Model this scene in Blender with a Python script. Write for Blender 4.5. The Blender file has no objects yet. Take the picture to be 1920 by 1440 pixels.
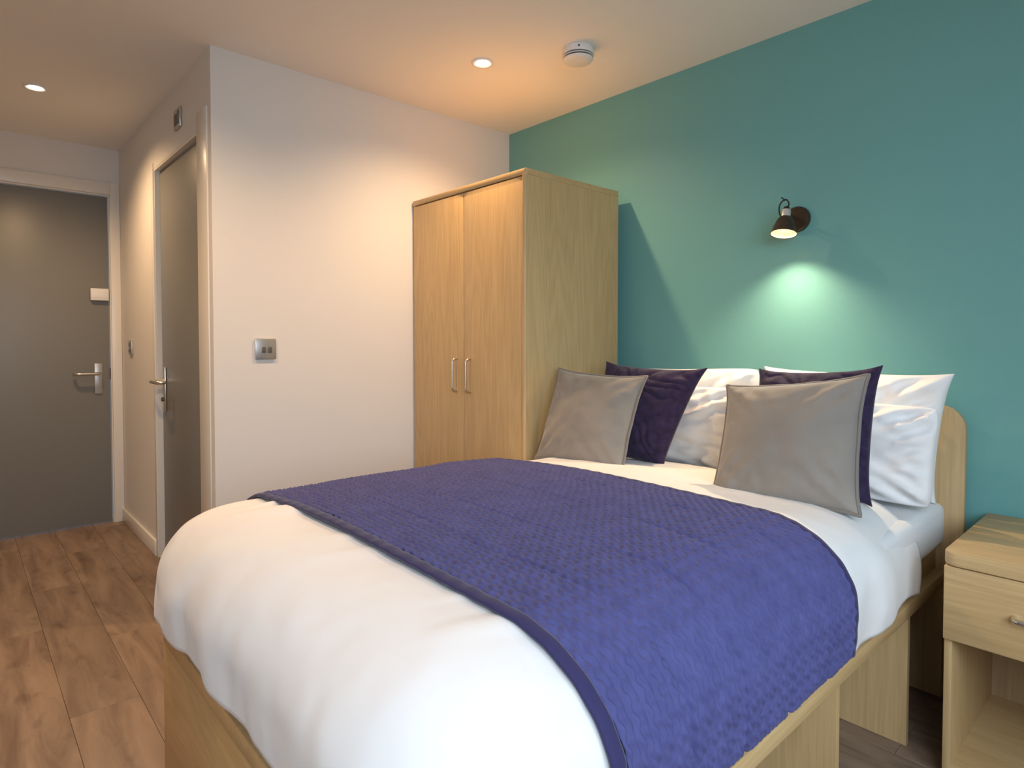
import bpy, bmesh, math, random
from mathutils import Vector, Matrix, noise

random.seed(4)
SC = bpy.context.scene
COL = SC.collection

# ------------------------------------------------------------------ camera
CAM_Z = 1.1769
YAW, PITCH = 0.8377, 0.0264
F_PX, PPX, PPY = 1155.3, -3.4, -50.8          # focal length and principal point offset for a 1920 px wide frame
cam_data = bpy.data.cameras.new('camera')
cam = bpy.data.objects.new('camera', cam_data)
COL.objects.link(cam)
cam.location = (0, 0, CAM_Z)
cam.rotation_euler = (math.pi / 2 - PITCH, 0, YAW)
cam_data.sensor_fit = 'HORIZONTAL'
cam_data.sensor_width = 36
cam_data.lens = F_PX / 1920 * 36
cam_data.shift_x = -PPX / 1920
cam_data.shift_y = PPY / 1920
cam_data.clip_start = 0.02
SC.camera = cam

# ------------------------------------------------------------------ world, exposure
world = bpy.data.worlds.new('world')
SC.world = world
world.use_nodes = True
bg = world.node_tree.nodes['Background']
bg.inputs['Color'].default_value = (0.72, 0.84, 1.0, 1)
bg.inputs['Strength'].default_value = 1.0
SC.view_settings.view_transform = 'Standard'
SC.view_settings.look = 'None'
SC.view_settings.gamma = 1
SC.view_settings.use_curve_mapping = False
SC.view_settings.exposure = 0.25

WARM = (1.0, 0.64, 0.34)
DAY = (0.72, 0.86, 1.0)
SPOT_W, LAMP_W, DAY_W = 54.0, 26.0, 58.0

# room dimensions
CEIL = 2.40
YB = 2.470        # teal wall
XW = -2.751       # white wall beside the wardrobe
YC = 0.805        # corridor wall with bathroom door
XD = -4.670       # wall with entrance door
YF = -1.10        # wall behind the camera
XR = 0.95         # window wall

# daylight entering by the window (window opening below)
WY0, WY1, WZ0, WZ1 = -0.95, 1.15, 0.70, 2.10
dl = bpy.data.lights.new('window_daylight', 'AREA')
dl.shape = 'RECTANGLE'
dl.size = WY1 - WY0 + 0.3
dl.spread = math.radians(125)
dl.size_y = WZ1 - WZ0 + 0.4
dl.energy = DAY_W
dl.color = DAY
dlo = bpy.data.objects.new('window_daylight', dl)
COL.objects.link(dlo)
dlo.location = (XR + 0.50, (WY0 + WY1) / 2 - 0.1, (WZ0 + WZ1) / 2 + 0.40)
_d = Vector((-1.0, 0.95, -0.95)).normalized()
dlo.rotation_euler = _d.to_track_quat('-Z', 'Y').to_euler()


# ------------------------------------------------------------------ materials
def new_mat(name):
    m = bpy.data.materials.new(name)
    m.use_nodes = True
    nt = m.node_tree
    b = nt.nodes['Principled BSDF']
    return m, nt, b


def N(nt, kind, **kw):
    n = nt.nodes.new(kind)
    for k, v in kw.items():
        setattr(n, k, v)
    return n


def L(nt, a, b):
    nt.links.new(a, b)


def plain(name, col, rough=0.5, metal=0.0, bump=0.0, bscale=80, spec=0.5, var=0.0, vscale=3.0, sheen=0.0, detail=4.0):
    m, nt, b = new_mat(name)
    b.inputs['Base Color'].default_value = (*col, 1)
    b.inputs['Roughness'].default_value = rough
    b.inputs['Metallic'].default_value = metal
    b.inputs['Specular IOR Level'].default_value = spec
    tc = N(nt, 'ShaderNodeTexCoord')
    if sheen:
        b.inputs['Sheen Weight'].default_value = sheen
        b.inputs['Sheen Roughness'].default_value = 0.4
    nz = N(nt, 'ShaderNodeTexNoise')
    nz.inputs['Scale'].default_value = bscale
    nz.inputs['Detail'].default_value = detail
    L(nt, tc.outputs['Object'], nz.inputs['Vector'])
    if bump:
        bp = N(nt, 'ShaderNodeBump')
        bp.inputs['Strength'].default_value = bump
        bp.inputs['Distance'].default_value = 0.002
        L(nt, nz.outputs['Fac'], bp.inputs['Height'])
        L(nt, bp.outputs['Normal'], b.inputs['Normal'])
    if var:
        n2 = N(nt, 'ShaderNodeTexNoise')
        n2.inputs['Scale'].default_value = vscale
        n2.inputs['Detail'].default_value = 6
        L(nt, tc.outputs['Object'], n2.inputs['Vector'])
        cr = N(nt, 'ShaderNodeValToRGB')
        cr.color_ramp.elements[0].position = 0.3
        cr.color_ramp.elements[1].position = 0.7
        cr.color_ramp.elements[0].color = (*[c * (1 - var) for c in col], 1)
        cr.color_ramp.elements[1].color = (*[min(1, c * (1 + var)) for c in col], 1)
        L(nt, n2.outputs['Fac'], cr.inputs['Fac'])
        L(nt, cr.outputs['Color'], b.inputs['Base Color'])
    return m


def emit(name, col, strength):
    m, nt, b = new_mat(name)
    b.inputs['Base Color'].default_value = (*col, 1)
    b.inputs['Emission Color'].default_value = (*col, 1)
    b.inputs['Emission Strength'].default_value = strength
    return m


def wood(name, axis, light=(0.63, 0.435, 0.210), dark=(0.49, 0.32, 0.145), rough=0.42):
    """pale oak laminate, grain running along the given axis"""
    m, nt, b = new_mat(name)
    tc = N(nt, 'ShaderNodeTexCoord')
    mp = N(nt, 'ShaderNodeMapping')
    sc = [7.0, 7.0, 7.0]
    sc[axis] = 0.7
    mp.inputs['Scale'].default_value = sc
    L(nt, tc.outputs['Object'], mp.inputs['Vector'])
    n1 = N(nt, 'ShaderNodeTexNoise')
    n1.inputs['Scale'].default_value = 1.0
    n1.inputs['Detail'].default_value = 1.5
    n1.inputs['Distortion'].default_value = 0.3
    L(nt, mp.outputs['Vector'], n1.inputs['Vector'])
    mul = N(nt, 'ShaderNodeMath', operation='MULTIPLY')
    mul.inputs[1].default_value = 85.0
    L(nt, n1.outputs['Fac'], mul.inputs[0])
    sn = N(nt, 'ShaderNodeMath', operation='SINE')
    L(nt, mul.outputs[0], sn.inputs[0])
    # fine fibres
    mp2 = N(nt, 'ShaderNodeMapping')
    sc2 = [150.0, 150.0, 150.0]
    sc2[axis] = 6.0
    mp2.inputs['Scale'].default_value = sc2
    L(nt, tc.outputs['Object'], mp2.inputs['Vector'])
    n2 = N(nt, 'ShaderNodeTexNoise')
    n2.inputs['Scale'].default_value = 1.0
    n2.inputs['Detail'].default_value = 3.0
    L(nt, mp2.outputs['Vector'], n2.inputs['Vector'])
    # sum
    ma = N(nt, 'ShaderNodeMath', operation='MULTIPLY_ADD')
    ma.inputs[1].default_value = 0.06
    ma.inputs[2].default_value = 0.0
    L(nt, sn.outputs[0], ma.inputs[0])
    mb = N(nt, 'ShaderNodeMath', operation='MULTIPLY_ADD')
    mb.inputs[1].default_value = 0.55
    L(nt, n2.outputs['Fac'], mb.inputs[0])
    L(nt, ma.outputs[0], mb.inputs[2])
    mc = N(nt, 'ShaderNodeMath', operation='MULTIPLY_ADD')
    mc.inputs[1].default_value = 0.45
    L(nt, n1.outputs['Fac'], mc.inputs[0])
    L(nt, mb.outputs[0], mc.inputs[2])
    cr = N(nt, 'ShaderNodeValToRGB')
    cr.color_ramp.elements[0].position = 0.28
    cr.color_ramp.elements[1].position = 0.68
    cr.color_ramp.elements[0].color = (*dark, 1)
    cr.color_ramp.elements[1].color = (*light, 1)
    L(nt, mc.outputs[0], cr.inputs['Fac'])
    L(nt, cr.outputs['Color'], b.inputs['Base Color'])
    b.inputs['Roughness'].default_value = rough
    bp = N(nt, 'ShaderNodeBump')
    bp.inputs['Strength'].default_value = 0.12
    bp.inputs['Distance'].default_value = 0.001
    L(nt, n2.outputs['Fac'], bp.inputs['Height'])
    L(nt, bp.outputs['Normal'], b.inputs['Normal'])
    return m


def plank_mat():
    m, nt, b = new_mat('floor_laminate')
    tc = N(nt, 'ShaderNodeTexCoord')
    oi = N(nt, 'ShaderNodeObjectInfo')
    off = N(nt, 'ShaderNodeMath', operation='MULTIPLY')
    off.inputs[1].default_value = 37.0
    L(nt, oi.outputs['Random'], off.inputs[0])
    cmb = N(nt, 'ShaderNodeCombineXYZ')
    L(nt, off.outputs[0], cmb.inputs[0]); L(nt, off.outputs[0], cmb.inputs[1])
    va = N(nt, 'ShaderNodeVectorMath', operation='ADD')
    L(nt, tc.outputs['Object'], va.inputs[0]); L(nt, cmb.outputs[0], va.inputs[1])
    mp = N(nt, 'ShaderNodeMapping'); mp.inputs['Scale'].default_value = (1.6, 11, 4)
    L(nt, va.outputs[0], mp.inputs['Vector'])
    n1 = N(nt, 'ShaderNodeTexNoise'); n1.inputs['Scale'].default_value = 1.3; n1.inputs['Detail'].default_value = 7
    n1.inputs['Roughness'].default_value = 0.62; n1.inputs['Distortion'].default_value = 0.6
    L(nt, mp.outputs['Vector'], n1.inputs['Vector'])
    mp2 = N(nt, 'ShaderNodeMapping'); mp2.inputs['Scale'].default_value = (9, 16, 4)
    L(nt, va.outputs[0], mp2.inputs['Vector'])
    n2 = N(nt, 'ShaderNodeTexNoise'); n2.inputs['Scale'].default_value = 0.8; n2.inputs['Detail'].default_value = 5
    L(nt, mp2.outputs['Vector'], n2.inputs['Vector'])
    cr = N(nt, 'ShaderNodeValToRGB')
    e = cr.color_ramp.elements
    e[0].position = 0.33; e[0].color = (0.200, 0.130, 0.090, 1)
    e[1].position = 0.66; e[1].color = (0.375, 0.265, 0.188, 1)
    e2 = e.new(0.5); e2.color = (0.30, 0.207, 0.145, 1)
    L(nt, n1.outputs['Fac'], cr.inputs['Fac'])
    cr2 = N(nt, 'ShaderNodeValToRGB')
    cr2.color_ramp.elements[0].position = 0.26; cr2.color_ramp.elements[0].color = (0.42, 0.36, 0.33, 1)
    cr2.color_ramp.elements[1].position = 0.42; cr2.color_ramp.elements[1].color = (1, 1, 1, 1)
    L(nt, n2.outputs['Fac'], cr2.inputs['Fac'])
    mx = N(nt, 'ShaderNodeMix', data_type='RGBA', blend_type='MULTIPLY')
    mx.inputs[0].default_value = 0.65
    L(nt, cr.outputs['Color'], mx.inputs[6]); L(nt, cr2.outputs['Color'], mx.inputs[7])
    # plank to plank tone
    mr = N(nt, 'ShaderNodeMapRange')
    mr.inputs[3].default_value = 0.80; mr.inputs[4].default_value = 0.94
    L(nt, oi.outputs['Random'], mr.inputs[0])
    vm = N(nt, 'ShaderNodeVectorMath', operation='SCALE')
    L(nt, mx.outputs[2], vm.inputs[0]); L(nt, mr.outputs[0], vm.inputs[3])
    L(nt, vm.outputs[0], b.inputs['Base Color'])
    b.inputs['Roughness'].default_value = 0.5
    bp = N(nt, 'ShaderNodeBump'); bp.inputs['Strength'].default_value = 0.15; bp.inputs['Distance'].default_value = 0.002
    L(nt, n1.outputs['Fac'], bp.inputs['Height']); L(nt, bp.outputs['Normal'], b.inputs['Normal'])
    return m


def pane_mat():
    m, nt, b = new_mat('window_glass')
    nt.nodes.remove(b)
    out = nt.nodes['Material Output']
    tr = N(nt, 'ShaderNodeBsdfTransparent'); gl = N(nt, 'ShaderNodeBsdfGlossy')
    gl.inputs['Roughness'].default_value = 0.02
    mx = N(nt, 'ShaderNodeMixShader'); mx.inputs[0].default_value = 0.06
    L(nt, tr.outputs[0], mx.inputs[1]); L(nt, gl.outputs[0], mx.inputs[2]); L(nt, mx.outputs[0], out.inputs['Surface'])
    return m


M = dict(
    white_wall=plain('white_paint', (0.765, 0.74, 0.71), 0.7, bump=0.06, bscale=220, spec=0.25),
    ceiling=plain('ceiling_paint', (0.90, 0.875, 0.84), 0.8, bump=0.04, bscale=200, spec=0.15),
    teal=plain('teal_paint', (0.165, 0.400, 0.385), 0.5, bump=0.08, bscale=260, spec=0.35),
    gloss=plain('gloss_trim_paint', (0.80, 0.765, 0.70), 0.28, bump=0.05, bscale=30),
    door=plain('grey_door_paint', (0.205, 0.205, 0.195), 0.38, bump=0.12, bscale=14),
    steel=plain('satin_steel', (0.62, 0.59, 0.54), 0.28, metal=1.0, bump=0.02, bscale=300),
    nickel=plain('brushed_nickel_plate', (0.50, 0.49, 0.46), 0.36, metal=0.75, bump=0.02, bscale=300),
    dark_switch=plain('dark_rocker', (0.12, 0.10, 0.085), 0.35, bump=0.02),
    chrome=plain('chrome', (0.75, 0.74, 0.72), 0.12, metal=1.0, bump=0.01, bscale=200),
    white_plastic=plain('white_plastic', (0.82, 0.81, 0.79), 0.35, bump=0.02, bscale=200),
    grey_plastic=plain('grey_plastic', (0.10, 0.09, 0.085), 0.5, bump=0.02, bscale=200),
    bronze=plain('dark_bronze', (0.075, 0.052, 0.034), 0.35, metal=0.55, bump=0.03, bscale=160),
    shade_in=plain('shade_lining', (0.75, 0.55, 0.30), 0.4, metal=0.2, bump=0.02),
    black=plain('black_rubber', (0.015, 0.015, 0.015), 0.45, bump=0.02),
    holder=plain('lamp_holder_metal', (0.70, 0.66, 0.60), 0.3, metal=0.5, bump=0.02),
    woodz=wood('oak_vertical', 2), woodx=wood('oak_lengthwise_x', 0), woody=wood('oak_lengthwise_y', 1),
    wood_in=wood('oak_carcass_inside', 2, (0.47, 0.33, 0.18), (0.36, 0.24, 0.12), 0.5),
    plank=plank_mat(),
    joint=plain('floor_underlay', (0.12, 0.08, 0.055), 0.8, bump=0.05),
    cotton=plain('white_cotton', (0.84, 0.83, 0.82), 0.8, bump=0.22, bscale=9, spec=0.15, sheen=0.15, detail=7),
    pillowcase=plain('white_pillow_cotton', (0.89, 0.885, 0.88), 0.75, bump=0.3, bscale=16, spec=0.15, sheen=0.15, detail=6),
    sheet=plain('white_sheet', (0.83, 0.83, 0.84), 0.75, bump=0.3, bscale=22, spec=0.15, detail=6),
    velvet=plain('grey_velvet', (0.262, 0.236, 0.206), 0.75, bump=0.12, bscale=14, spec=0.2, var=0.10, vscale=6, sheen=0.5),
    velvet_trim=plain('grey_velvet_edging', (0.20, 0.175, 0.15), 0.7, bump=0.1, bscale=60, sheen=0.5),
    navy_knit=plain('navy_knit', (0.040, 0.028, 0.064), 0.9, bump=0.9, bscale=260, spec=0.1, var=0.25, vscale=40, sheen=0.25),
    runner=plain('navy_quilt', (0.078, 0.080, 0.215), 0.75, bump=0.35, bscale=420, spec=0.12, var=0.12, vscale=25, sheen=0.10),
    runner_edge=plain('navy_quilt_edging', (0.040, 0.036, 0.105), 0.75, bump=0.3, bscale=420, spec=0.12, sheen=0.2),
    glass=pane_mat(),
    bulb=emit('spot_lens', (1.0, 0.90, 0.74), 14.0),
    bulb_wall=emit('lamp_bulb', (1.0, 0.88, 0.66), 22.0),
)


# ------------------------------------------------------------------ mesh helpers
def add_box(bm, x0, x1, y0, y1, z0, z1, bev=0.0, seg=2):
    vs = [bm.verts.new(p) for p in ((x0, y0, z0), (x1, y0, z0), (x1, y1, z0), (x0, y1, z0),
                                    (x0, y0, z1), (x1, y0, z1), (x1, y1, z1), (x0, y1, z1))]
    fs = [bm.faces.new([vs[i] for i in q]) for q in ((3, 2, 1, 0), (4, 5, 6, 7), (0, 1, 5, 4), (1, 2, 6, 5), (2, 3, 7, 6), (3, 0, 4, 7))]
    if bev:
        es = {e for f in fs for e in f.edges}
        bmesh.ops.bevel(bm, geom=list(es), offset=bev, segments=seg, affect='EDGES', profile=0.5)


def box(*a, **k):
    bm = bmesh.new()
    add_box(bm, *a, **k)
    return bm


def boxes(lst, bev=0.0):
    bm = bmesh.new()
    for b in lst:
        add_box(bm, *b, bev=bev)
    return bm


def frame_of(t):
    t = t.normalized()
    a = Vector((0, 0, 1)) if abs(t.z) < 0.9 else Vector((1, 0, 0))
    u = t.cross(a).normalized()
    return u, t.cross(u).normalized()


def add_tube(bm, pts, r, n=10, closed=False, cap=True):
    pts = [Vector(p) for p in pts]
    rings = []
    m = len(pts)
    pu = None
    for i, p in enumerate(pts):
        if closed:
            t = pts[(i + 1) % m] - pts[i - 1]
        else:
            t = pts[min(i + 1, m - 1)] - pts[max(i - 1, 0)]
        t.normalize()
        if pu is None:
            u, v = frame_of(t)
        else:
            u = (pu - t * pu.dot(t)).normalized()
            v = t.cross(u).normalized()
        pu = u
        rr = r[i] if isinstance(r, (list, tuple)) else r
        rings.append([bm.verts.new(p + (u * math.cos(2 * math.pi * k / n) + v * math.sin(2 * math.pi * k / n)) * rr) for k in range(n)])
    for i in range(m if closed else m - 1):
        a, b = rings[i], rings[(i + 1) % m]
        for k in range(n):
            bm.faces.new((a[k], a[(k + 1) % n], b[(k + 1) % n], b[k]))
    if cap and not closed:
        bm.faces.new(rings[0][::-1]); bm.faces.new(rings[-1])


def tube(pts, r, n=10, closed=False):
    bm = bmesh.new()
    add_tube(bm, pts, r, n, closed)
    return bm


def smooth_path(pts, k=6):
    """Catmull-Rom through the points"""
    P = [Vector(p) for p in pts]
    out = []
    for i in range(len(P) - 1):
        p0, p1, p2, p3 = P[max(i - 1, 0)], P[i], P[i + 1], P[min(i + 2, len(P) - 1)]
        for j in range(k):
            t = j / k
            out.append(0.5 * ((2 * p1) + (p2 - p0) * t + (2 * p0 - 5 * p1 + 4 * p2 - p3) * t * t + (3 * p1 - p0 - 3 * p2 + p3) * t ** 3))
    out.append(P[-1])
    return out


def add_lathe(bm, prof, origin, axis, n=40):
    """prof = [(radius, height along axis)]"""
    o = Vector(origin); ax = Vector(axis).normalized()
    u, v = frame_of(ax)
    rings = []
    for r, h in prof:
        if r < 1e-6:
            rings.append([bm.verts.new(o + ax * h)])
        else:
            rings.append([bm.verts.new(o + ax * h + (u * math.cos(2 * math.pi * k / n) + v * math.sin(2 * math.pi * k / n)) * r) for k in range(n)])
    for a, b in zip(rings, rings[1:]):
        for k in range(n):
            k2 = (k + 1) % n
            if len(a) == 1 and len(b) == 1:
                continue
            if len(a) == 1:
                bm.faces.new((a[0], b[k2], b[k]))
            elif len(b) == 1:
                bm.faces.new((a[k], a[k2], b[0]))
            else:
                bm.faces.new((a[k], a[k2], b[k2], b[k]))


def lathe(prof, origin, axis, n=40):
    bm = bmesh.new()
    add_lathe(bm, prof, origin, axis, n)
    return bm


def add_prism(bm, poly, x0, x1, axis):
    """extrude a 2-D outline (list of (a, b)) along axis from x0 to x1"""
    def P(a, b, c):
        return {0: (c, a, b), 1: (a, c, b), 2: (a, b, c)}[axis]
    A = [bm.verts.new(P(a, b, x0)) for a, b in poly]
    B = [bm.verts.new(P(a, b, x1)) for a, b in poly]
    n = len(poly)
    for i in range(n):
        bm.faces.new((A[i], A[(i + 1) % n], B[(i + 1) % n], B[i]))
    bm.faces.new(A[::-1]); bm.faces.new(B)


def round_poly(x0, x1, y0, y1, radii, n=8):
    """radii for corners (x0,y0),(x1,y0),(x1,y1),(x0,y1)"""
    out = []
    cs = [(x0, y0, 1, 1, math.pi), (x1, y0, -1, 1, 1.5 * math.pi), (x1, y1, -1, -1, 0), (x0, y1, 1, -1, 0.5 * math.pi)]
    for (cx, cy, sx, sy, a0), r in zip(cs, radii):
        if r <= 0:
            out.append((cx, cy)); continue
        for k in range(n + 1):
            a = a0 + k / n * math.pi / 2
            out.append((cx + sx * r + r * math.cos(a), cy + sy * r + r * math.sin(a)))
    return out


def prism(poly, x0, x1, axis, bev=0.0):
    bm = bmesh.new()
    add_prism(bm, poly, x0, x1, axis)
    bmesh.ops.recalc_face_normals(bm, faces=bm.faces)
    if bev:
        es = [e for e in bm.edges if len(e.link_faces) == 2 and (len(e.link_faces[0].verts) > 4 or len(e.link_faces[1].verts) > 4)]
        bmesh.ops.bevel(bm, geom=es, offset=bev, segments=2, affect='EDGES', profile=0.5)
    return bm


def obj(name, bm, mat, parent=None, smooth=False, fix=True):
    if fix:
        bmesh.ops.recalc_face_normals(bm, faces=bm.faces)
    me = bpy.data.meshes.new(name)
    if parent is not None:
        p = Vector(parent['_org'])
        for v in bm.verts:
            v.co -= p
    bm.to_mesh(me)
    bm.free()
    me.materials.append(M[mat] if isinstance(mat, str) else mat)
    if smooth:
        me.shade_smooth() if smooth is True else me.shade_smooth()
        if smooth == 'angle':
            me.set_sharp_from_angle(angle=math.radians(35))
    o = bpy.data.objects.new(name, me)
    COL.objects.link(o)
    if parent is not None:
        o.parent = parent
        o['_org'] = list(parent['_org'])
    else:
        o['_org'] = [0.0, 0.0, 0.0]
    return o


def tag(o, label, cat, group=None):
    o['label'] = label
    o['category'] = cat
    if group:
        o['group'] = group
    return o


def thing(name, loc, label=None, cat=None, group=None, kind=None):
    o = bpy.data.objects.new(name, None)
    o.empty_display_size = 0.1
    COL.objects.link(o)
    o.location = loc
    o['_org'] = list(loc)
    if label:
        tag(o, label, cat, group)
    if kind:
        o['kind'] = kind
    return o


def struct(name, bm, mat, **k):
    o = obj(name, bm, mat, **k)
    o['kind'] = 'structure'
    return o


# ------------------------------------------------------------------ room shell
floor = struct('floor', box(XD - 0.1, XR, YF, YB, -0.06, -0.010), 'joint')
floor['label'] = 'brown oak laminate floor laid in long planks'
PW, PL, GAP = 0.192, 1.285, 0.0009
row = 0
y = YF
while y < YB - 0.02:
    y1 = min(y + PW, YB)
    x = XD - 0.1 - [0.35, 0.92, 0.12, 0.66, 1.10][row % 5]
    while x < XR:
        a, b = max(x, XD - 0.1), min(x + PL, XR)
        if b - a > 0.03:
            obj('plank', box(a + GAP / 2, b - GAP / 2, y + GAP / 2, y1 - GAP / 2, -0.010, 0.0, bev=0.0008, seg=1), 'plank', floor)
        x += PL
    y += PW
    row += 1

struct('ceiling', box(XD - 0.1, XR + 0.1, YF - 0.1, YB + 0.1, CEIL, CEIL + 0.1), 'ceiling')
struct('wall_back', box(XW - 0.1, XR + 0.1, YB, YB + 0.1, -0.06, CEIL), 'teal')
struct('wall_left', box(XW - 0.1, XW, YC, YB, -0.06, CEIL), 'white_wall')
BX0, BX1, BZ = -3.745, -2.935, 2.095      # bathroom door opening
struct('wall_corridor', boxes([(XD, BX0, YC, YC + 0.1, -0.06, CEIL), (BX1, XW - 0.1, YC, YC + 0.1, -0.06, CEIL), (BX0, BX1, YC, YC + 0.1, BZ, CEIL)]), 'white_wall')
EY0, EY1, EZ = -0.155, 0.752, 2.11        # entrance door opening
struct('wall_entrance', boxes([(XD - 0.1, XD, YF, EY0, -0.06, CEIL), (XD - 0.1, XD, EY1, YC + 0.1, -0.06, CEIL), (XD - 0.1, XD, EY0, EY1, EZ, CEIL)]), 'white_wall')
struct('wall_front', box(XD - 0.1, XR + 0.1, YF - 0.1, YF, -0.06, CEIL), 'white_wall')
struct('wall_right', boxes([(XR, XR + 0.1, YF, WY0, -0.06, CEIL), (XR, XR + 0.1, WY1, YB, -0.06, CEIL),
                            (XR, XR + 0.1, WY0, WY1, -0.06, WZ0), (XR, XR + 0.1, WY0, WY1, WZ1, CEIL)]), 'white_wall')
# skirtings
SK = 0.085


def skirt(name, x0, x1, y0, y1):
    struct(name, box(x0, x1, y0, y1, 0.0, SK, bev=0.004), 'gloss', smooth='angle')


skirt('baseboard_corridor', XD + 0.001, BX0 - 0.032, YC - 0.015, YC)
skirt('baseboard_left', XW, XW + 0.015, YC - 0.015, YB)
skirt('baseboard_back', XW + 0.015, XR, YB - 0.015, YB)
skirt('baseboard_right', XR - 0.015, XR, YF, YB - 0.015)
skirt('baseboard_front', XD, XR - 0.015, YF, YF + 0.015)

# window (outside the photograph, the source of the daylight)
w1 = thing('window_1', (XR, WY0, WZ0), kind='structure')
WM = (WY0 + WY1) / 2
obj('window_frame', boxes([(XR + 0.02, XR + 0.08, WY0, WY0 + 0.06, WZ0, WZ1), (XR + 0.02, XR + 0.08, WY1 - 0.06, WY1, WZ0, WZ1),
                           (XR + 0.02, XR + 0.08, WY0 + 0.06, WY1 - 0.06, WZ0, WZ0 + 0.06), (XR + 0.02, XR + 0.08, WY0 + 0.06, WY1 - 0.06, WZ1 - 0.06, WZ1),
                           (XR + 0.02, XR + 0.08, WM - 0.03, WM + 0.03, WZ0 + 0.06, WZ1 - 0.06)]), 'white_plastic', w1)
for a, b in ((WY0 + 0.06, WM - 0.03), (WM + 0.03, WY1 - 0.06)):
    obj('pane', box(XR + 0.047, XR + 0.053, a, b, WZ0 + 0.06, WZ1 - 0.06), 'glass', w1)
obj('window_sill', box(XR - 0.12, XR + 0.02, WY0 - 0.04, WY1 + 0.04, WZ0 - 0.03, WZ0, bev=0.004), 'gloss', w1)

# ------------------------------------------------------------------ entrance door
d1 = thing('door_1', (XD, (EY0 + EY1) / 2, 0), kind='structure')
d1['label'] = 'grey entrance door at the end of the corridor, white lock box on it'
leaf = obj('door_leaf', box(XD - 0.062, XD - 0.018, EY0 + 0.014, EY1 - 0.012, 0.008, EZ - 0.016, bev=0.002), 'door', d1, smooth='angle')
fw = 0.058
fr = boxes([(XD - 0.1, XD - 0.001, EY0, EY0 + 0.010, 0, EZ), (XD - 0.1, XD - 0.001, EY1 - 0.008, EY1, 0, EZ), (XD - 0.1, XD - 0.001, EY0 + 0.010, EY1 - 0.008, EZ - 0.012, EZ)])
obj('door_lining', fr, 'gloss', d1)
ar = boxes([(XD, XD + 0.016, EY0 - fw, EY0 + 0.003, 0, EZ + 0.072), (XD, XD + 0.016, EY1 - 0.003, YC - 0.001, 0, EZ + 0.072), (XD, XD + 0.016, EY0 + 0.003, EY1 - 0.003, EZ - 0.003, EZ + 0.072)], bev=0.003)
obj('architrave', ar, 'gloss', d1, smooth='angle')
# handle set
obj('handle_plate', box(XD - 0.018, XD - 0.009, 0.655, 0.698, 0.838, 1.032, bev=0.003), 'nickel', leaf, smooth='angle')
lever = smooth_path([(XD - 0.012, 0.678, 0.968), (XD + 0.020, 0.678, 0.968), (XD + 0.040, 0.668, 0.968), (XD + 0.044, 0.645, 0.968), (XD + 0.044, 0.60, 0.968), (XD + 0.042, 0.563, 0.968), (XD + 0.030, 0.548, 0.968), (XD + 0.010, 0.546, 0.968)], 6)
obj('lever', tube(lever, 0.0095, 12), 'steel', leaf, smooth=True)
lb = obj('lock_box', box(XD - 0.018, XD + 0.012, 0.640, 0.737, 1.432, 1.508, bev=0.004), 'white_plastic', leaf, smooth='angle')
lb['label'] = 'white plastic lock box'
obj('slot', box(XD + 0.0115, XD + 0.0135, 0.652, 0.690, 1.452, 1.456), 'gloss', leaf)
obj('latch_keep', box(XD - 0.016, XD - 0.012, EY1 - 0.0125, EY1 - 0.0078, 0.93, 1.0), 'grey_plastic', d1)

# ------------------------------------------------------------------ bathroom door
d2 = thing('door_2', ((BX0 + BX1) / 2, YC, 0), kind='structure')
d2['label'] = 'grey bathroom door set back in the corridor wall'
leaf2 = obj('door_leaf', box(BX0 + 0.012, BX1 - 0.012, YC + 0.026, YC + 0.070, 0.006, BZ - 0.016, bev=0.002), 'door', d2, smooth='angle')
obj('door_lining', boxes([(BX0, BX0 + 0.010, YC + 0.001, YC + 0.1, 0, BZ), (BX1 - 0.010, BX1, YC + 0.001, YC + 0.1, 0, BZ), (BX0 + 0.01, BX1 - 0.01, YC + 0.001, YC + 0.1, BZ - 0.012, BZ)]), 'gloss', d2)
obj('architrave', boxes([(BX0 - 0.030, BX0 + 0.002, YC - 0.008, YC, 0, BZ + 0.03), (BX1 - 0.002, BX1 + 0.142, YC - 0.007, YC, 0, BZ + 0.07)], bev=0.002), 'gloss', d2, smooth='angle')
hx = BX0 + 0.075
obj('handle_plate', box(hx - 0.022, hx + 0.022, YC + 0.016, YC + 0.026, 0.80, 1.035, bev=0.003), 'steel', leaf2, smooth='angle')
lev2 = smooth_path([(hx, YC + 0.02, 0.962), (hx, YC - 0.025, 0.962), (hx + 0.010, YC - 0.043, 0.962), (hx + 0.035, YC - 0.048, 0.962), (hx + 0.10, YC - 0.048, 0.962), (hx + 0.128, YC - 0.044, 0.962), (hx + 0.138, YC - 0.026, 0.962), (hx + 0.138, YC - 0.008, 0.962)], 6)
obj('lever', tube(lev2, 0.0095, 12), 'steel', leaf2, smooth=True)
obj('thumb_turn', lathe([(0, 0), (0.011, 0), (0.011, 0.012), (0, 0.014)], (hx, YC + 0.017, 0.865), (0, -1, 0), 16), 'grey_plastic', leaf2, smooth='angle')


# ------------------------------------------------------------------ plates on the walls
def plate(name, origin, u, n, w, h, label, cat, rockers, body='nickel'):
    """plate whose centre is at origin on a wall with outward normal n; u = horizontal along the wall"""
    o, u, n = Vector(origin), Vector(u), Vector(n)
    t = thing(name, origin, label, cat)
    def B(a0, a1, b0, b1, c0, c1, bev):
        bm = bmesh.new()
        add_box(bm, a0, a1, b0, b1, c0, c1, bev=bev)
        for v in bm.verts:
            x, yy, z = v.co
            v.co = o + u * x + Vector((0, 0, 1)) * yy + n * z
        return bm
    obj('face_plate', B(-w / 2, w / 2, -h / 2, h / 2, 0.0, 0.011, 0.004), body, t, smooth='angle')
    for (a, b, ww, hh) in rockers:
        obj('rocker', B(a - ww / 2, a + ww / 2, b - hh / 2, b + hh / 2, 0.0095, 0.0150, 0.002), 'dark_switch', t, smooth='angle')
    return t


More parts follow.
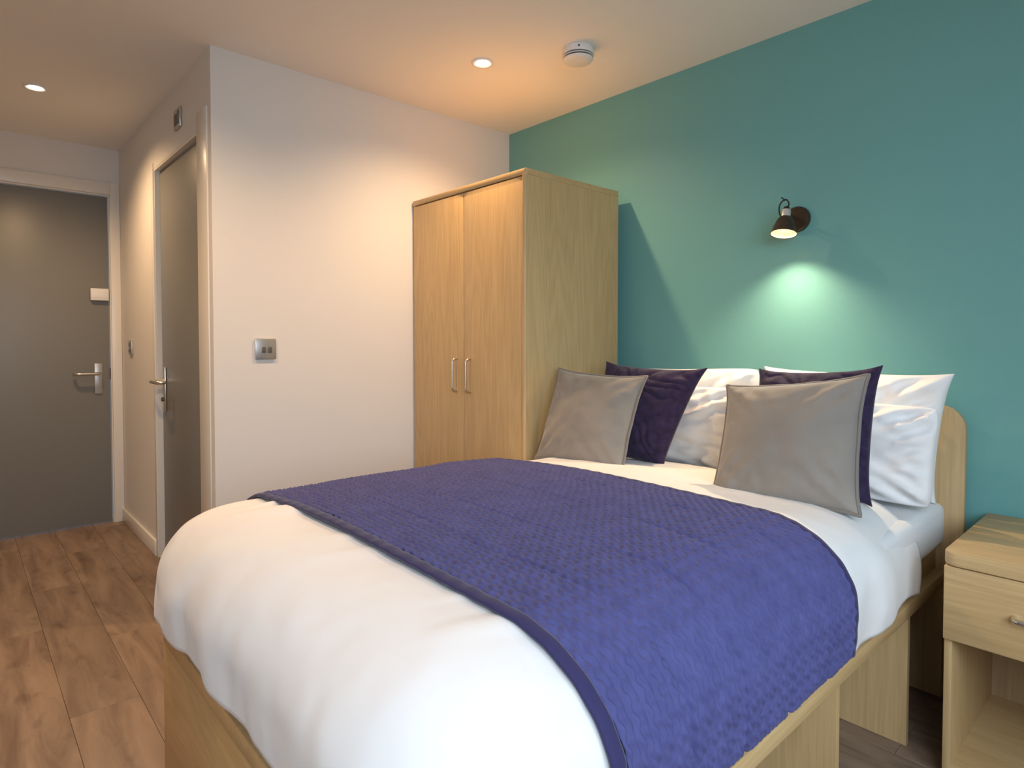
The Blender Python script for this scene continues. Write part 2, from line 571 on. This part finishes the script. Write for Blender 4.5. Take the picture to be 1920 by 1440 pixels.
plate('light_switch', (XW, 1.0185, 1.1405), (0, 1, 0), (1, 0, 0), 0.092, 0.092,
      'brushed metal double light switch on white wall beside the wardrobe', 'switch', [(-0.010, -0.004, 0.017, 0.026), (0.017, -0.004, 0.017, 0.026)])
plate('wall_switch', (-4.366, YC, 1.135), (1, 0, 0), (0, -1, 0), 0.088, 0.088,
      'small metal switch on corridor wall between entrance door and bathroom door', 'switch', [(0.0, 0.018, 0.03, 0.022), (0.0, -0.018, 0.03, 0.022)], 'nickel')
plate('isolator_switch', (-3.235, YC, 2.225), (1, 0, 0), (0, -1, 0), 0.105, 0.095,
      'brown metal isolator switch high on corridor wall above the bathroom door', 'switch', [(-0.016, -0.004, 0.036, 0.05), (0.030, 0, 0.022, 0.06)], 'nickel')


# ------------------------------------------------------------------ ceiling lights and detector
def downlight(x, y, label):
    t = thing('ceiling_downlight', (x, y, CEIL), label, 'light', 'recessed ceiling spotlights')
    obj('bezel', lathe([(0.027, 0.000), (0.037, 0.006), (0.044, 0.008), (0.049, 0.005), (0.050, 0.0)], (x, y, CEIL), (0, 0, -1), 40), 'white_plastic', t, smooth=True)
    obj('lens', lathe([(0, 0.010), (0.014, 0.009), (0.022, 0.005), (0.0275, 0.000)], (x, y, CEIL), (0, 0, -1), 32), 'bulb', t, smooth=True)
    ld = bpy.data.lights.new('downlight_lamp', 'SPOT')
    ld.energy = SPOT_W
    ld.color = WARM
    ld.spot_size = math.radians(150)
    ld.spot_blend = 1.0
    ld.shadow_soft_size = 0.025
    lo = bpy.data.objects.new('downlight_lamp', ld)
    COL.objects.link(lo)
    lo.parent = t
    lo.location = (0, 0, -0.030)
    return t


downlight(-2.119, 1.745, 'round recessed ceiling spotlight above the wardrobe, beside the smoke detector')
downlight(-2.119, 0.309, 'added unseen ceiling spotlight that brightens the floor and the foot of the bed')  # extra lamp out of view, added to brighten floor, white wall and bed foot
downlight(-3.766, 0.309, 'round recessed ceiling spotlight in the corridor before the entrance door')

sx, sy = -1.757, 1.966
sd = thing('smoke_detector', (sx, sy, CEIL), 'white round smoke detector on the ceiling', 'smoke detector')
obj('base', lathe([(0.0, 0.0), (0.064, 0.0), (0.066, 0.003), (0.066, 0.026), (0.064, 0.028), (0.0, 0.028)], (sx, sy, CEIL), (0, 0, -1), 48), 'white_plastic', sd, smooth='angle')
obj('vent_ring', lathe([(0.0, 0.028), (0.058, 0.028), (0.058, 0.042), (0.0, 0.042)], (sx, sy, CEIL), (0, 0, -1), 48), 'black', sd, smooth='angle')
obj('middle_ring', lathe([(0.050, 0.0335), (0.0645, 0.0335), (0.0650, 0.035), (0.0645, 0.0365), (0.050, 0.0365)], (sx, sy, CEIL), (0, 0, -1), 48), 'white_plastic', sd, smooth='angle')
obj('cover', lathe([(0.055, 0.0420), (0.0625, 0.0420), (0.0625, 0.045), (0.058, 0.050), (0.050, 0.053), (0.0, 0.054)], (sx, sy, CEIL), (0, 0, -1), 48), 'white_plastic', sd, smooth='angle')
obj('test_button', lathe([(0.0, 0.053), (0.013, 0.053), (0.013, 0.0555), (0.0, 0.056)], (sx + 0.026, sy + 0.020, CEIL), (0, 0, -1), 20), 'gloss', sd, smooth='angle')
obj('indicator', lathe([(0.0, 0.0), (0.004, 0.0), (0.004, 0.002), (0.0, 0.003)], (sx + 0.047, sy - 0.047, CEIL - 0.014), (0.7, -0.7, 0), 12), 'grey_plastic', sd, smooth=True)

# ------------------------------------------------------------------ wall lamp
RX, RZ = -1.052, 1.652
wl = thing('wall_lamp', (RX, YB, RZ), 'dark bronze wall spotlight with cone shade on the teal wall above the bed', 'lamp')
obj('wall_plate', lathe([(0, 0.0), (0.047, 0.0), (0.050, 0.004), (0.049, 0.016), (0.044, 0.022), (0.0, 0.024)], (RX, YB, RZ), (0, -1, 0), 40), 'bronze', wl, smooth='angle')
ax = Vector((0.02, -0.26, -1.0)).normalized()
top = Vector((-1.055, 2.365, 1.647))
obj('arm', tube(smooth_path([(RX, YB - 0.02, RZ), (RX - 0.002, YB - 0.045, RZ + 0.002), (top.x, top.y + 0.004, top.z + 0.012)], 5), 0.007, 10), 'bronze', wl, smooth=True)
sh = obj('shade', lathe([(0.0165, -0.002), (0.022, 0.0), (0.030, 0.012), (0.040, 0.040), (0.046, 0.066), (0.0475, 0.068),
                         (0.045, 0.066), (0.0385, 0.040), (0.028, 0.013), (0.012, 0.004), (0.0, 0.004)], top, ax, 44), 'bronze', wl, smooth=True)
obj('shade_lining', lathe([(0.0445, 0.0662), (0.038, 0.041), (0.0275, 0.0145), (0.0, 0.0055)], top, ax, 40), 'shade_in', sh, smooth=True)
obj('lamp_holder', lathe([(0, -0.030), (0.016, -0.030), (0.017, -0.028), (0.017, -0.004), (0.019, -0.003), (0.019, 0.002), (0, 0.002)], top, ax, 28), 'holder', wl, smooth='angle')
hb = top - ax * 0.030
obj('collar', lathe([(0, -0.012), (0.010, -0.012), (0.0135, 0.0), (0, 0.0)], hb, ax, 20), 'black', wl, smooth='angle')
cab = smooth_path([hb - ax * 0.010, hb + Vector((0.010, 0.0, 0.022)), hb + Vector((0.000, -0.004, 0.040)), hb + Vector((-0.020, -0.003, 0.030)), hb + Vector((-0.028, 0.0, 0.006)), hb + Vector((-0.024, 0.006, -0.018)), hb + Vector((-0.016, 0.030, -0.030)), (RX - 0.010, YB - 0.016, RZ - 0.01)], 8)
obj('cable', tube(cab, 0.0028, 8), 'black', wl, smooth=True)
obj('cable_tail', tube(smooth_path([hb + Vector((-0.004, -0.003, 0.036)), hb + Vector((-0.012, -0.004, 0.046)), hb + Vector((-0.018, -0.005, 0.050))], 4), 0.0022, 8), 'black', wl, smooth=True)
obj('bulb', lathe([(0, 0.008), (0.016, 0.010), (0.022, 0.022), (0.016, 0.030), (0, 0.032)], top, ax, 28), 'bulb_wall', wl, smooth=True)
ld = bpy.data.lights.new('wall_lamp_light', 'SPOT')
ld.spot_size = math.radians(125)
ld.spot_blend = 1.0
ld.energy = LAMP_W
ld.color = (1.0, 0.74, 0.46)
ld.shadow_soft_size = 0.012
lo = bpy.data.objects.new('wall_lamp_light', ld)
COL.objects.link(lo)
lo.parent = wl
lo.location = top + ax * 0.040 - Vector((RX, YB, RZ))
lo.rotation_euler = ax.to_track_quat('-Z', 'Y').to_euler()

# ------------------------------------------------------------------ wardrobe
wx0, wx1, wy0, wy1, wz = -2.738, -1.886, 1.787, 2.405, 1.901
wd = thing('wardrobe', ((wx0 + wx1) / 2, (wy0 + wy1) / 2, 0), 'pale oak two door wardrobe in the corner by the teal wall', 'wardrobe')
T = 0.018
obj('top_panel', prism(round_poly(wx0 - 0.004, wx1 + 0.002, wy0 - 0.003, wy1, (0.004, 0.014, 0.003, 0.003)), wz - 0.026, wz, 2, bev=0.0025), 'woodx', wd, smooth='angle')
obj('side_panel', box(wx0, wx0 + T, wy0 + 0.001, wy1, 0.0, wz - 0.026, bev=0.002), 'woodz', wd, smooth='angle')
obj('side_panel', prism(round_poly(wx1 - T, wx1, wy0 - 0.006, wy1, (0.004, 0.010, 0.001, 0.001)), 0.0, wz - 0.026, 2), 'woodz', wd, smooth='angle')
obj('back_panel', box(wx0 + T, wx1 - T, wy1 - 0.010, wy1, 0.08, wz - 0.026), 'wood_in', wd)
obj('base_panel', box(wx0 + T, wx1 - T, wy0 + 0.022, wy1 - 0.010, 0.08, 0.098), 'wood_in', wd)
obj('plinth', box(wx0 + T, wx1 - T, wy0 + 0.03, wy0 + 0.045, 0.0, 0.08), 'woodx', wd)
spl = -2.3115
for a, b, hxx in ((wx0 + T - 0.014, spl - 0.0015, -2.366), (spl + 0.0015, wx1 - T - 0.003, -2.262)):
    dr = obj('wardrobe_door', box(a, b, wy0, wy0 + 0.019, 0.085, wz - 0.031, bev=0.0015), 'woodz', wd, smooth='angle')
    hz0, hz1 = 0.935, 1.090
    pth = smooth_path([(hxx, wy0 + 0.002, hz0), (hxx, wy0 - 0.014, hz0 + 0.001), (hxx, wy0 - 0.026, hz0 + 0.010), (hxx, wy0 - 0.029, hz0 + 0.028),
                       (hxx, wy0 - 0.029, hz1 - 0.028), (hxx, wy0 - 0.026, hz1 - 0.010), (hxx, wy0 - 0.014, hz1 - 0.001), (hxx, wy0 + 0.002, hz1)], 5)
    obj('handle', tube(pth, 0.0052, 12), 'steel', dr, smooth=True)

# ------------------------------------------------------------------ nightstand
nx0, nx1, ny0, ny1, nz = -0.430, 0.030, 1.925, 2.452, 0.625
ns = thing('nightstand', ((nx0 + nx1) / 2, (ny0 + ny1) / 2, 0), 'pale oak nightstand with one drawer over an open shelf', 'nightstand')
obj('top_panel', prism(round_poly(nx0 - 0.003, nx1 + 0.003, ny0 - 0.010, ny1, (0.035, 0.035, 0.002, 0.002)), nz - 0.034, nz, 2, bev=0.003), 'woodx', ns, smooth='angle')
obj('side_panel', box(nx0, nx0 + T, ny0 + 0.012, ny1, 0, nz - 0.034, bev=0.002), 'woodz', ns, smooth='angle')
obj('side_panel', box(nx1 - T, nx1, ny0 + 0.012, ny1, 0, nz - 0.034, bev=0.002), 'woodz', ns, smooth='angle')
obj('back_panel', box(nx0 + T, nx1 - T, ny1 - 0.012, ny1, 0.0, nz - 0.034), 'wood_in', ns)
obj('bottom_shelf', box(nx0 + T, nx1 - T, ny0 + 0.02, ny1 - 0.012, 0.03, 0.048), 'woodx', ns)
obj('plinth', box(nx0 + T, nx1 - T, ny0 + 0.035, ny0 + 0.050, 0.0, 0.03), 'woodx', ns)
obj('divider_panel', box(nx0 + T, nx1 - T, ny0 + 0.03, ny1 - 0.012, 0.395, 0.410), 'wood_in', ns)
dw = obj('drawer', boxes([(nx0 + 0.001, nx1 - 0.001, ny0 - 0.006, ny0 + 0.012, 0.394, nz - 0.037)], bev=0.002), 'woodx', ns, smooth='angle')
hz = 0.497
pth = smooth_path([(-0.282, ny0 - 0.003, hz), (-0.282, ny0 - 0.018, hz), (-0.276, ny0 - 0.030, hz), (-0.258, ny0 - 0.034, hz),
                   (-0.142, ny0 - 0.034, hz), (-0.124, ny0 - 0.030, hz), (-0.118, ny0 - 0.018, hz), (-0.118, ny0 - 0.003, hz)], 5)
obj('handle', tube(pth, 0.0062, 12), 'chrome', dw, smooth=True)
obj('cable_hole', lathe([(0, 0), (0.012, 0), (0.012, 0.0015), (0, 0.0015)], (-0.36, ny1 - 0.012, 0.22), (0, -1, 0), 20), 'black', ns)

# ------------------------------------------------------------------ bed
bx0, bx1, by0, by1 = -1.825, -0.534, 0.398, 2.418
zr, zrb = 0.418, 0.377
bed = thing('storage_bed', ((bx0 + bx1) / 2, (by0 + by1) / 2, 0), 'pale oak double bed with open storage cubbies under it and a rounded headboard', 'bed')
obj('platform', box(bx0, bx1, by0, by1, zrb, zr, bev=0.003), 'woody', bed, smooth='angle')
obj('foot_panel', box(bx0, bx1, by0, by0 + 0.02, 0, zrb, bev=0.002), 'woodx', bed, smooth='angle')
for yy in (0.965, 1.496, 2.027, by1 - 0.024):
    obj('divider', box(-1.17, bx1 - 0.003, yy, yy + 0.020, 0.002, zrb), 'woodz', bed)
    obj('divider', box(bx0 + 0.003, -1.19, yy, yy + 0.020, 0.002, zrb), 'woodz', bed)
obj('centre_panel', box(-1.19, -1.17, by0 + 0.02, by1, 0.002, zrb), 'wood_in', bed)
ub = 0.505
obj('side_board', box(bx1 - 0.048, bx1 - 0.030, by0 + 0.06, by1, zr, ub, bev=0.002), 'woody', bed, smooth='angle')
obj('side_board', box(bx0 + 0.030, bx0 + 0.048, by0 + 0.06, by1, zr, ub, bev=0.002), 'woody', bed, smooth='angle')
obj('foot_board', box(bx0 + 0.048, bx1 - 0.048, by0 + 0.06, by0 + 0.078, zr, ub), 'woodx', bed)
obj('headboard', prism(round_poly(-1.868, -0.489, 0.0, 0.963, (0.002, 0.002, 0.075, 0.075), 10), by1, by1 + 0.026, 1, bev=0.003), 'woodz', bed, smooth='angle')


def fbm(p, s, o=3):
    v, a = 0.0, 1.0
    for i in range(o):
        v += a * noise.noise(Vector(p) * s * (2 ** i))
        a *= 0.5
    return v


def grid_obj(name, nu, nv, fn, mat, parent=None, solid=0.0, closed_back=None):
    bm = bmesh.new()
    V = [[bm.verts.new(fn(i / (nu - 1), j / (nv - 1))) for j in range(nv)] for i in range(nu)]
    for i in range(nu - 1):
        for j in range(nv - 1):
            bm.faces.new((V[i][j], V[i + 1][j], V[i + 1][j + 1], V[i][j + 1]))
    o = obj(name, bm, mat, parent, smooth=True, fix=False)
    if solid:
        md = o.modifiers.new('thickness', 'SOLIDIFY')
        md.thickness = solid
        md.offset = -1
    return o


# mattress
def mattress_fn():
    bm = bmesh.new()
    add_box(bm, bx0 + 0.002, bx1 - 0.002, by0 + 0.05, by1 - 0.006, ub, 0.648, bev=0.030, seg=5)
    bmesh.ops.subdivide_edges(bm, edges=[e for e in bm.edges if e.calc_length() > 0.3], cuts=40, use_grid_fill=True)
    for v in bm.verts:
        d = 0.004 * fbm(v.co, 6)
        if v.co.z < 0.56:
            d += 0.004 * math.sin(v.co.y * 9)
        v.co.x += d if v.co.x > -1.18 else -d
        v.co.z += d * 0.5 if v.co.z > 0.56 else 0
    return bm


mt = obj('mattress', mattress_fn(), 'sheet', smooth=True)
tag(mt, 'mattress in a white fitted sheet on the oak bed', 'mattress')

# duvet: a cloth coordinate (s across, t along) is folded over the edge of the bed
DX0, DX1, DY0 = -1.695, -0.715, 0.565      # inside this rectangle the duvet lies flat


def top_z(x, y):
    c = (x + 1.18) / 0.62
    base = 0.760 - (0.034 if c < 0 else 0.012) * c * c
    k = (y - 1.25) / 0.85
    if k > 0:
        base -= 0.060 * min(k, 1.2) ** 1.4
    return base


PROFILE = []          # (arc length, out, down)
_a, _b = 0.215, 0.165
_pt = (0.0, 0.0); _s = 0.0
PROFILE.append((0, 0, 0))
for k in range(1, 41):
    th = k / 40 * math.pi / 2
    q = (_a * math.sin(th), _b * (1 - math.cos(th)))
    _s += math.hypot(q[0] - _pt[0], q[1] - _pt[1]); _pt = q
    PROFILE.append((_s, q[0], q[1]))
for k in range(1, 31):
    th = k / 30
    q = (_a - 0.035 * th * th, _b + 0.26 * th)
    _s += math.hypot(q[0] - _pt[0], q[1] - _pt[1]); _pt = q
    PROFILE.append((_s, q[0], q[1]))


def prof(e):
    for (s0, o0, d0), (s1, o1, d1) in zip(PROFILE, PROFILE[1:]):
        if e <= s1:
            f = (e - s0) / (s1 - s0)
            return o0 + (o1 - o0) * f, d0 + (d1 - d0) * f
    return PROFILE[-1][1], PROFILE[-1][2]


def drape(s, t, lift=0.0):
    """cloth coordinates in metres -> point on the bed"""
    qx = min(max(s, DX0), DX1)
    qy = max(t, DY0)
    dx, dy = s - qx, t - qy
    e = math.hypot(dx, dy)
    z = top_z(qx, qy)
    # the bedding gets slimmer towards the pillows
    slim = 1.0 - 0.10 * min(max((t - 1.3) / 0.8, 0), 1)
    if e < 1e-6:
        return Vector((qx, qy, z + lift)), Vector((0, 0, 1)), 0.0
    n = Vector((dx / e, dy / e, 0))
    o, d = prof(e)
    o2, d2 = prof(e + 0.004)
    tx, tz = o2 - o, -(d2 - d)
    ln = math.hypot(tx, tz) or 1
    nrm = n * (-tz / ln) + Vector((0, 0, tx / ln))
    if n.x < 0:
        slim -= 0.14 * -n.x * min(max((t - 1.2) / 0.5, 0), 1)
    p = Vector((qx, qy, z)) + n * (o * slim) - Vector((0, 0, d))
    return p + nrm * lift, nrm, e


S0, S1 = DX0 - 0.365, DX1 + 0.392
T0, T1 = DY0 - 0.385, 2.085


def duvet_pt(u, v):
    t = T0 + (T1 - T0) * v
    s = S0 + (S1 + 0.035 * min(1, max(0, (2.0 - t) / 0.35)) - S0) * u
    # hem wobble
    if u < 0.03 or u > 0.97:
        pass
    ex = max(DX0 - s, s - DX1, 0)
    ey = max(DY0 - t, 0)
    e = math.hypot(ex, ey)
    lim = 0.375 + 0.01 * math.sin(t * 5.1 + 1)
    if e > lim and ex > 0 and ey > 0:
        k = lim / e
        s = (DX0 - ex * k) if s < DX0 else (DX1 + ex * k)
        t = DY0 - ey * k
    p, n, e = drape(s, t)
    w = 0.006 * fbm((s * 1.1, t * 1.1, 0.3), 3.2, 4)
    # soft gathered folds on the hanging sides
    hang = min(max((e - 0.16) / 0.2, 0), 1)
    side = ex > ey
    ph = t if side else s
    w += hang * (0.006 * math.sin(ph * 19 + 3 * fbm((s, t, 1.0), 1.5)) + 0.010 * fbm((ph * 2.2, e * 0.8, 4.0), 2.0))
    # diagonal pulls near the foot corner
    w += 0.006 * min(1, e / 0.2) * math.sin((s * 9 - t * 15) + 2 * fbm((s, t, 7.0), 2.0)) * max(0, 1 - abs(s + 1.75) / 0.35)
    # tiny tension folds that start at the runner
    if t < 0.64:
        k = max(0, 1 - (0.64 - t) / 0.17)
        w += 0.010 * k * max(0, math.sin(s * 46 + 5 * fbm((s * 2, 0, 2.0), 1.4) + (0.64 - t) * 20)) * max(0, noise.noise(Vector((s * 4.1, 0.5, 9.0))) + 0.15)
    # shoulders by the pillows
    p = p + n * w
    return p


dv = grid_obj('duvet', 200, 190, duvet_pt, 'cotton', solid=0.022)
tag(dv, 'plump white duvet draped over the sides and foot of the bed', 'duvet')

# runner: quilted throw across the bed
RY0, RY1 = 0.612, 1.498
RS0, RS1 = DX0 - 0.36, DX1 + 0.405
run = thing('bed_runner', ((RS0 + RS1) / 2, (RY0 + RY1) / 2, 0.76), 'navy blue quilted throw laid across the white duvet', 'throw')
CR = [(0.795, 0.006), (0.945, 0.008), (1.135, 0.007), (1.335, 0.005)]


def runner_base(s, t):
    # slight wander of the edges
    tt = t + 0.008 * math.sin(s * 3.1 + 0.6) + 0.02 * (max(0, s - DX1) / 0.4) * math.sin(2.2 * t)
    return drape(s, tt, 0.014)


def runner_pt(u, v):
    s = RS0 + (RS1 - RS0) * u
    t = RY0 + 0.028 + (RY1 - RY0 - 0.056) * v
    p, n, e = runner_base(s, t)
    wob = noise.noise(Vector((s * 8, t * 4, 0.2)))
    row = t / 0.0160 + 0.34 * wob + 0.16 * math.sin(2 * math.pi * s / 0.031 + 4 * wob)
    chan = abs(math.sin(math.pi * row))
    ripple = math.sin(2 * math.pi * (s / 0.0255 + 0.5 * noise.noise(Vector((s * 4, t * 9, 3.0))) + 0.5 * (math.floor(row) % 2)))
    fade_end = min(1, (RS1 - s) / 0.02 + 0.15)
    h = fade_end * (0.0068 * (chan ** 0.7 - 0.5) + 0.0020 * ripple * chan)
    h += 0.004 * fbm((s, t, 5.0), 4.0, 3)
    for yc, a in CR:
        yy = t - yc - 0.018 * math.sin(s * 2.3 + yc * 9) - 0.010 * noise.noise(Vector((s * 5, yc, 1.0)))
        fade = min(1, max(0.15, (s + 1.75) / 0.8))
        k = max(0.15, min(1, 0.7 + 0.9 * noise.noise(Vector((s * 1.7, yc * 5, 6.0)))))
        h -= 1.5 * a * fade * k * math.exp(-(yy / 0.0055) ** 2)
        h += 0.35 * a * fade * k * math.exp(-((yy - 0.030) / 0.022) ** 2)
    return p + n * h


grid_obj('quilt', 440, 370, runner_pt, 'runner', run, solid=0.006)


def edge_fn(t0, t1):
    def f(u, v):
        s = RS0 + (RS1 - RS0) * u
        t = t0 + (t1 - t0) * v
        p, n, e = runner_base(s, t)
        return p + n * (0.004 * math.sin(math.pi * v) ** 0.5 - 0.001 + 0.0006 * math.sin(s * 120 + 3 * noise.noise(Vector((s * 8, t, 0)))))
    return f


grid_obj('edging', 300, 7, edge_fn(RY0, RY0 + 0.029), 'runner_edge', run, solid=0.007)
grid_obj('edging', 300, 7, edge_fn(RY1 - 0.029, RY1), 'runner_edge', run, solid=0.007)


# ------------------------------------------------------------------ cushions and pillows
def cushion(name, TL, TR, BL, BR, thick, mat, label, cat, group=None, bow=0.055, pw=0.55, trim=None, wr=0.004, seed=0.0, n=46, pattern=None, ear=0.0, sag=0.0):
    TL, TR, BL, BR = map(Vector, (TL, TR, BL, BR))
    cen = (TL + TR + BL + BR) / 4
    nrm = ((BR - BL).cross(TL - BL)).normalized()        # towards the foot of the bed
    base = Vector((cen.x, cen.y, min(BL.z, BR.z)))
    t = thing(name, base, label, cat, group)

    def plan(u, v):
        uu = u * (1 - bow * (1 - v * v) * abs(u) ** 1.5)
        vv = v * (1 - bow * (1 - u * u) * abs(v) ** 1.5)
        if ear:
            c = (abs(u) * abs(v)) ** 6
            uu *= 1 + ear * c; vv *= 1 + ear * c
        a, b = (uu + 1) / 2, (vv + 1) / 2
        return (BL * (1 - a) + BR * a) * (1 - b) + (TL * (1 - a) + TR * a) * b

    def hgt(u, v):
        h = max(0, (1 - u * u)) ** pw * max(0, (1 - v * v)) ** pw
        # weight sinks to the bottom
        return thick / 2 * h * (1 + sag * -v)

    def wrk(u, v, side):
        r = max(abs(u), abs(v))
        w = wr * fbm((u * 1.3 + seed, v * 1.3, side * 3.0 + seed), 1.6, 4)
        # creases that run from the edges inwards
        ed = max(0, (r - 0.55) / 0.45)
        along = v if abs(u) > abs(v) else u
        w += wr * 0.8 * ed * (1 - ed) * 3 * (noise.noise(Vector((along * 7 + seed, r * 1.2, seed + side))) + 0.6 * noise.noise(Vector((along * 15 + seed, r * 1.6, seed - side))))
        # pulls towards the corners
        c = abs(u * v)
        w += wr * 1.2 * c * math.sin((abs(u) - abs(v)) * 16 + seed) * max(0, 1 - r ** 8)
        return w * max(0, 1 - r ** 10)

    bm = bmesh.new()
    def pos(u, v, sd):
        h = hgt(u, v) + 0.0035
        p = plan(u, v)
        d = h + wrk(u, v, sd)
        if pattern and sd > 0:
            d += pattern(u, v) * max(0, 1 - max(abs(u), abs(v)) ** 8)
        return p + nrm * (d * sd)
    def par(i):
        x = -1 + 2 * i / (n - 1)
        return math.copysign(1 - (1 - abs(x)) ** 1.35, x)      # finer towards the seams
    F = [[bm.verts.new(pos(par(i), par(j), 1)) for j in range(n)] for i in range(n)]
    B = [[bm.verts.new(pos(par(i), par(j), -1)) for j in range(n)] for i in range(n)]
    for i in range(n - 1):
        for j in range(n - 1):
            bm.faces.new((F[i][j], F[i + 1][j], F[i + 1][j + 1], F[i][j + 1]))
            bm.faces.new((B[i][j], B[i][j + 1], B[i + 1][j + 1], B[i + 1][j]))
    rim = [(i, 0) for i in range(n)] + [(n - 1, j) for j in range(1, n)] + [(i, n - 1) for i in range(n - 2, -1, -1)] + [(0, j) for j in range(n - 2, 0, -1)]
    for k in range(len(rim)):
        a, b = rim[k], rim[(k + 1) % len(rim)]
        bm.faces.new((F[a[0]][a[1]], B[a[0]][a[1]], B[b[0]][b[1]], F[b[0]][b[1]]))
    obj('cover', bm, mat, t, smooth=True)
    if trim:
        pts = []
        for (i, j) in rim:
            u, v = par(i), par(j)
            p = plan(u, v)
            out = (p - cen).normalized()
            pts.append(p + out * 0.003 + nrm * 0.004 * noise.noise(Vector((i * 0.25, j * 0.25, seed))))
        obj('edging', tube(pts, trim[1], 8, closed=True), trim[0], t, smooth=True)
    return t


def ropes(a, b, amp, ph):
    def f(u, v):
        q = a * v + b * u + 0.9 * noise.noise(Vector((u * 2.0 + ph, v * 2.0, ph))) * 2.2
        return amp * (abs(math.sin(q * math.pi)) ** 0.7 - 0.5) + 0.0015 * noise.noise(Vector((u * 30, v * 30, ph)))
    return f


# white pillows, two on each side: one upright against the headboard and one leaning on it
cushion('pillow', (-1.80, 2.348, 1.050), (-1.135, 2.348, 1.072), (-1.80, 2.346, 0.655), (-1.13, 2.346, 0.655), 0.122, 'pillowcase',
        'white pillow standing against the headboard on the wardrobe side of the bed', 'pillow', 'white pillows at the headboard', bow=0.035, pw=0.36, ear=-0.05, wr=0.022, seed=2.1)
cushion('pillow', (-1.79, 2.220, 0.985), (-1.115, 2.215, 1.000), (-1.80, 2.175, 0.672), (-1.10, 2.170, 0.672), 0.122, 'pillowcase',
        'creased white pillow leaning on another pillow behind the knitted cushion by the wardrobe', 'pillow', 'white pillows at the headboard', bow=0.035, pw=0.36, ear=-0.05, wr=0.025, seed=5.4)
cushion('pillow', (-1.115, 2.352, 1.070), (-0.515, 2.345, 1.066), (-1.11, 2.350, 0.655), (-0.558, 2.350, 0.655), 0.122, 'pillowcase',
        'white pillow standing against the headboard on the nightstand side with its corner poking out', 'pillow', 'white pillows at the headboard', bow=0.035, pw=0.36, ear=0.03, wr=0.022, seed=8.2)
cushion('pillow', (-1.095, 2.205, 0.985), (-0.505, 2.215, 0.975), (-1.10, 2.165, 0.668), (-0.520, 2.190, 0.662), 0.122, 'pillowcase',
        'creased white pillow leaning on another pillow at the nightstand side', 'pillow', 'white pillows at the headboard', bow=0.035, pw=0.36, ear=-0.05, wr=0.025, seed=11.7)

# knitted navy cushions
cushion('knitted_cushion', (-1.690, 2.090, 1.078), (-1.225, 2.075, 1.066), (-1.74, 1.985, 0.705), (-1.345, 1.985, 0.700), 0.13, 'navy_knit',
        'dark navy cable knit cushion leaning behind the grey cushion nearest the wardrobe', 'cushion', 'knitted navy cushions', bow=0.05, seed=1.3, n=70, pattern=ropes(3.4, 2.0, 0.016, 1.0), ear=0.05)
cushion('knitted_cushion', (-1.000, 2.070, 1.072), (-0.612, 1.995, 1.095), (-1.02, 1.985, 0.705), (-0.628, 1.975, 0.703), 0.13, 'navy_knit',
        'dark navy cable knit cushion leaning behind the grey cushion on the nightstand side', 'cushion', 'knitted navy cushions', bow=0.05, seed=3.3, n=70, pattern=ropes(3.4, 2.0, 0.016, 6.0), ear=0.05)

# grey velvet cushions
cushion('velvet_cushion', (-1.825, 1.935, 1.048), (-1.392, 1.935, 1.034), (-1.822, 1.795, 0.694), (-1.398, 1.805, 0.682), 0.155, 'velvet',
        'grey velvet cushion with corded edge leaning nearest the wardrobe', 'cushion', 'grey velvet cushions', bow=0.05, trim=('velvet_trim', 0.0055), wr=0.008, seed=4.4, ear=0.04)
cushion('velvet_cushion', (-1.028, 1.905, 1.020), (-0.616, 1.890, 1.072), (-0.990, 1.735, 0.690), (-0.594, 1.775, 0.720), 0.165, 'velvet',
        'grey velvet cushion with corded edge leaning on the nightstand side of the bed', 'cushion', 'grey velvet cushions', bow=0.05, trim=('velvet_trim', 0.0055), wr=0.008, seed=9.4, ear=0.04)

for o in SC.objects:
    if '_org' in o:
        del o['_org']
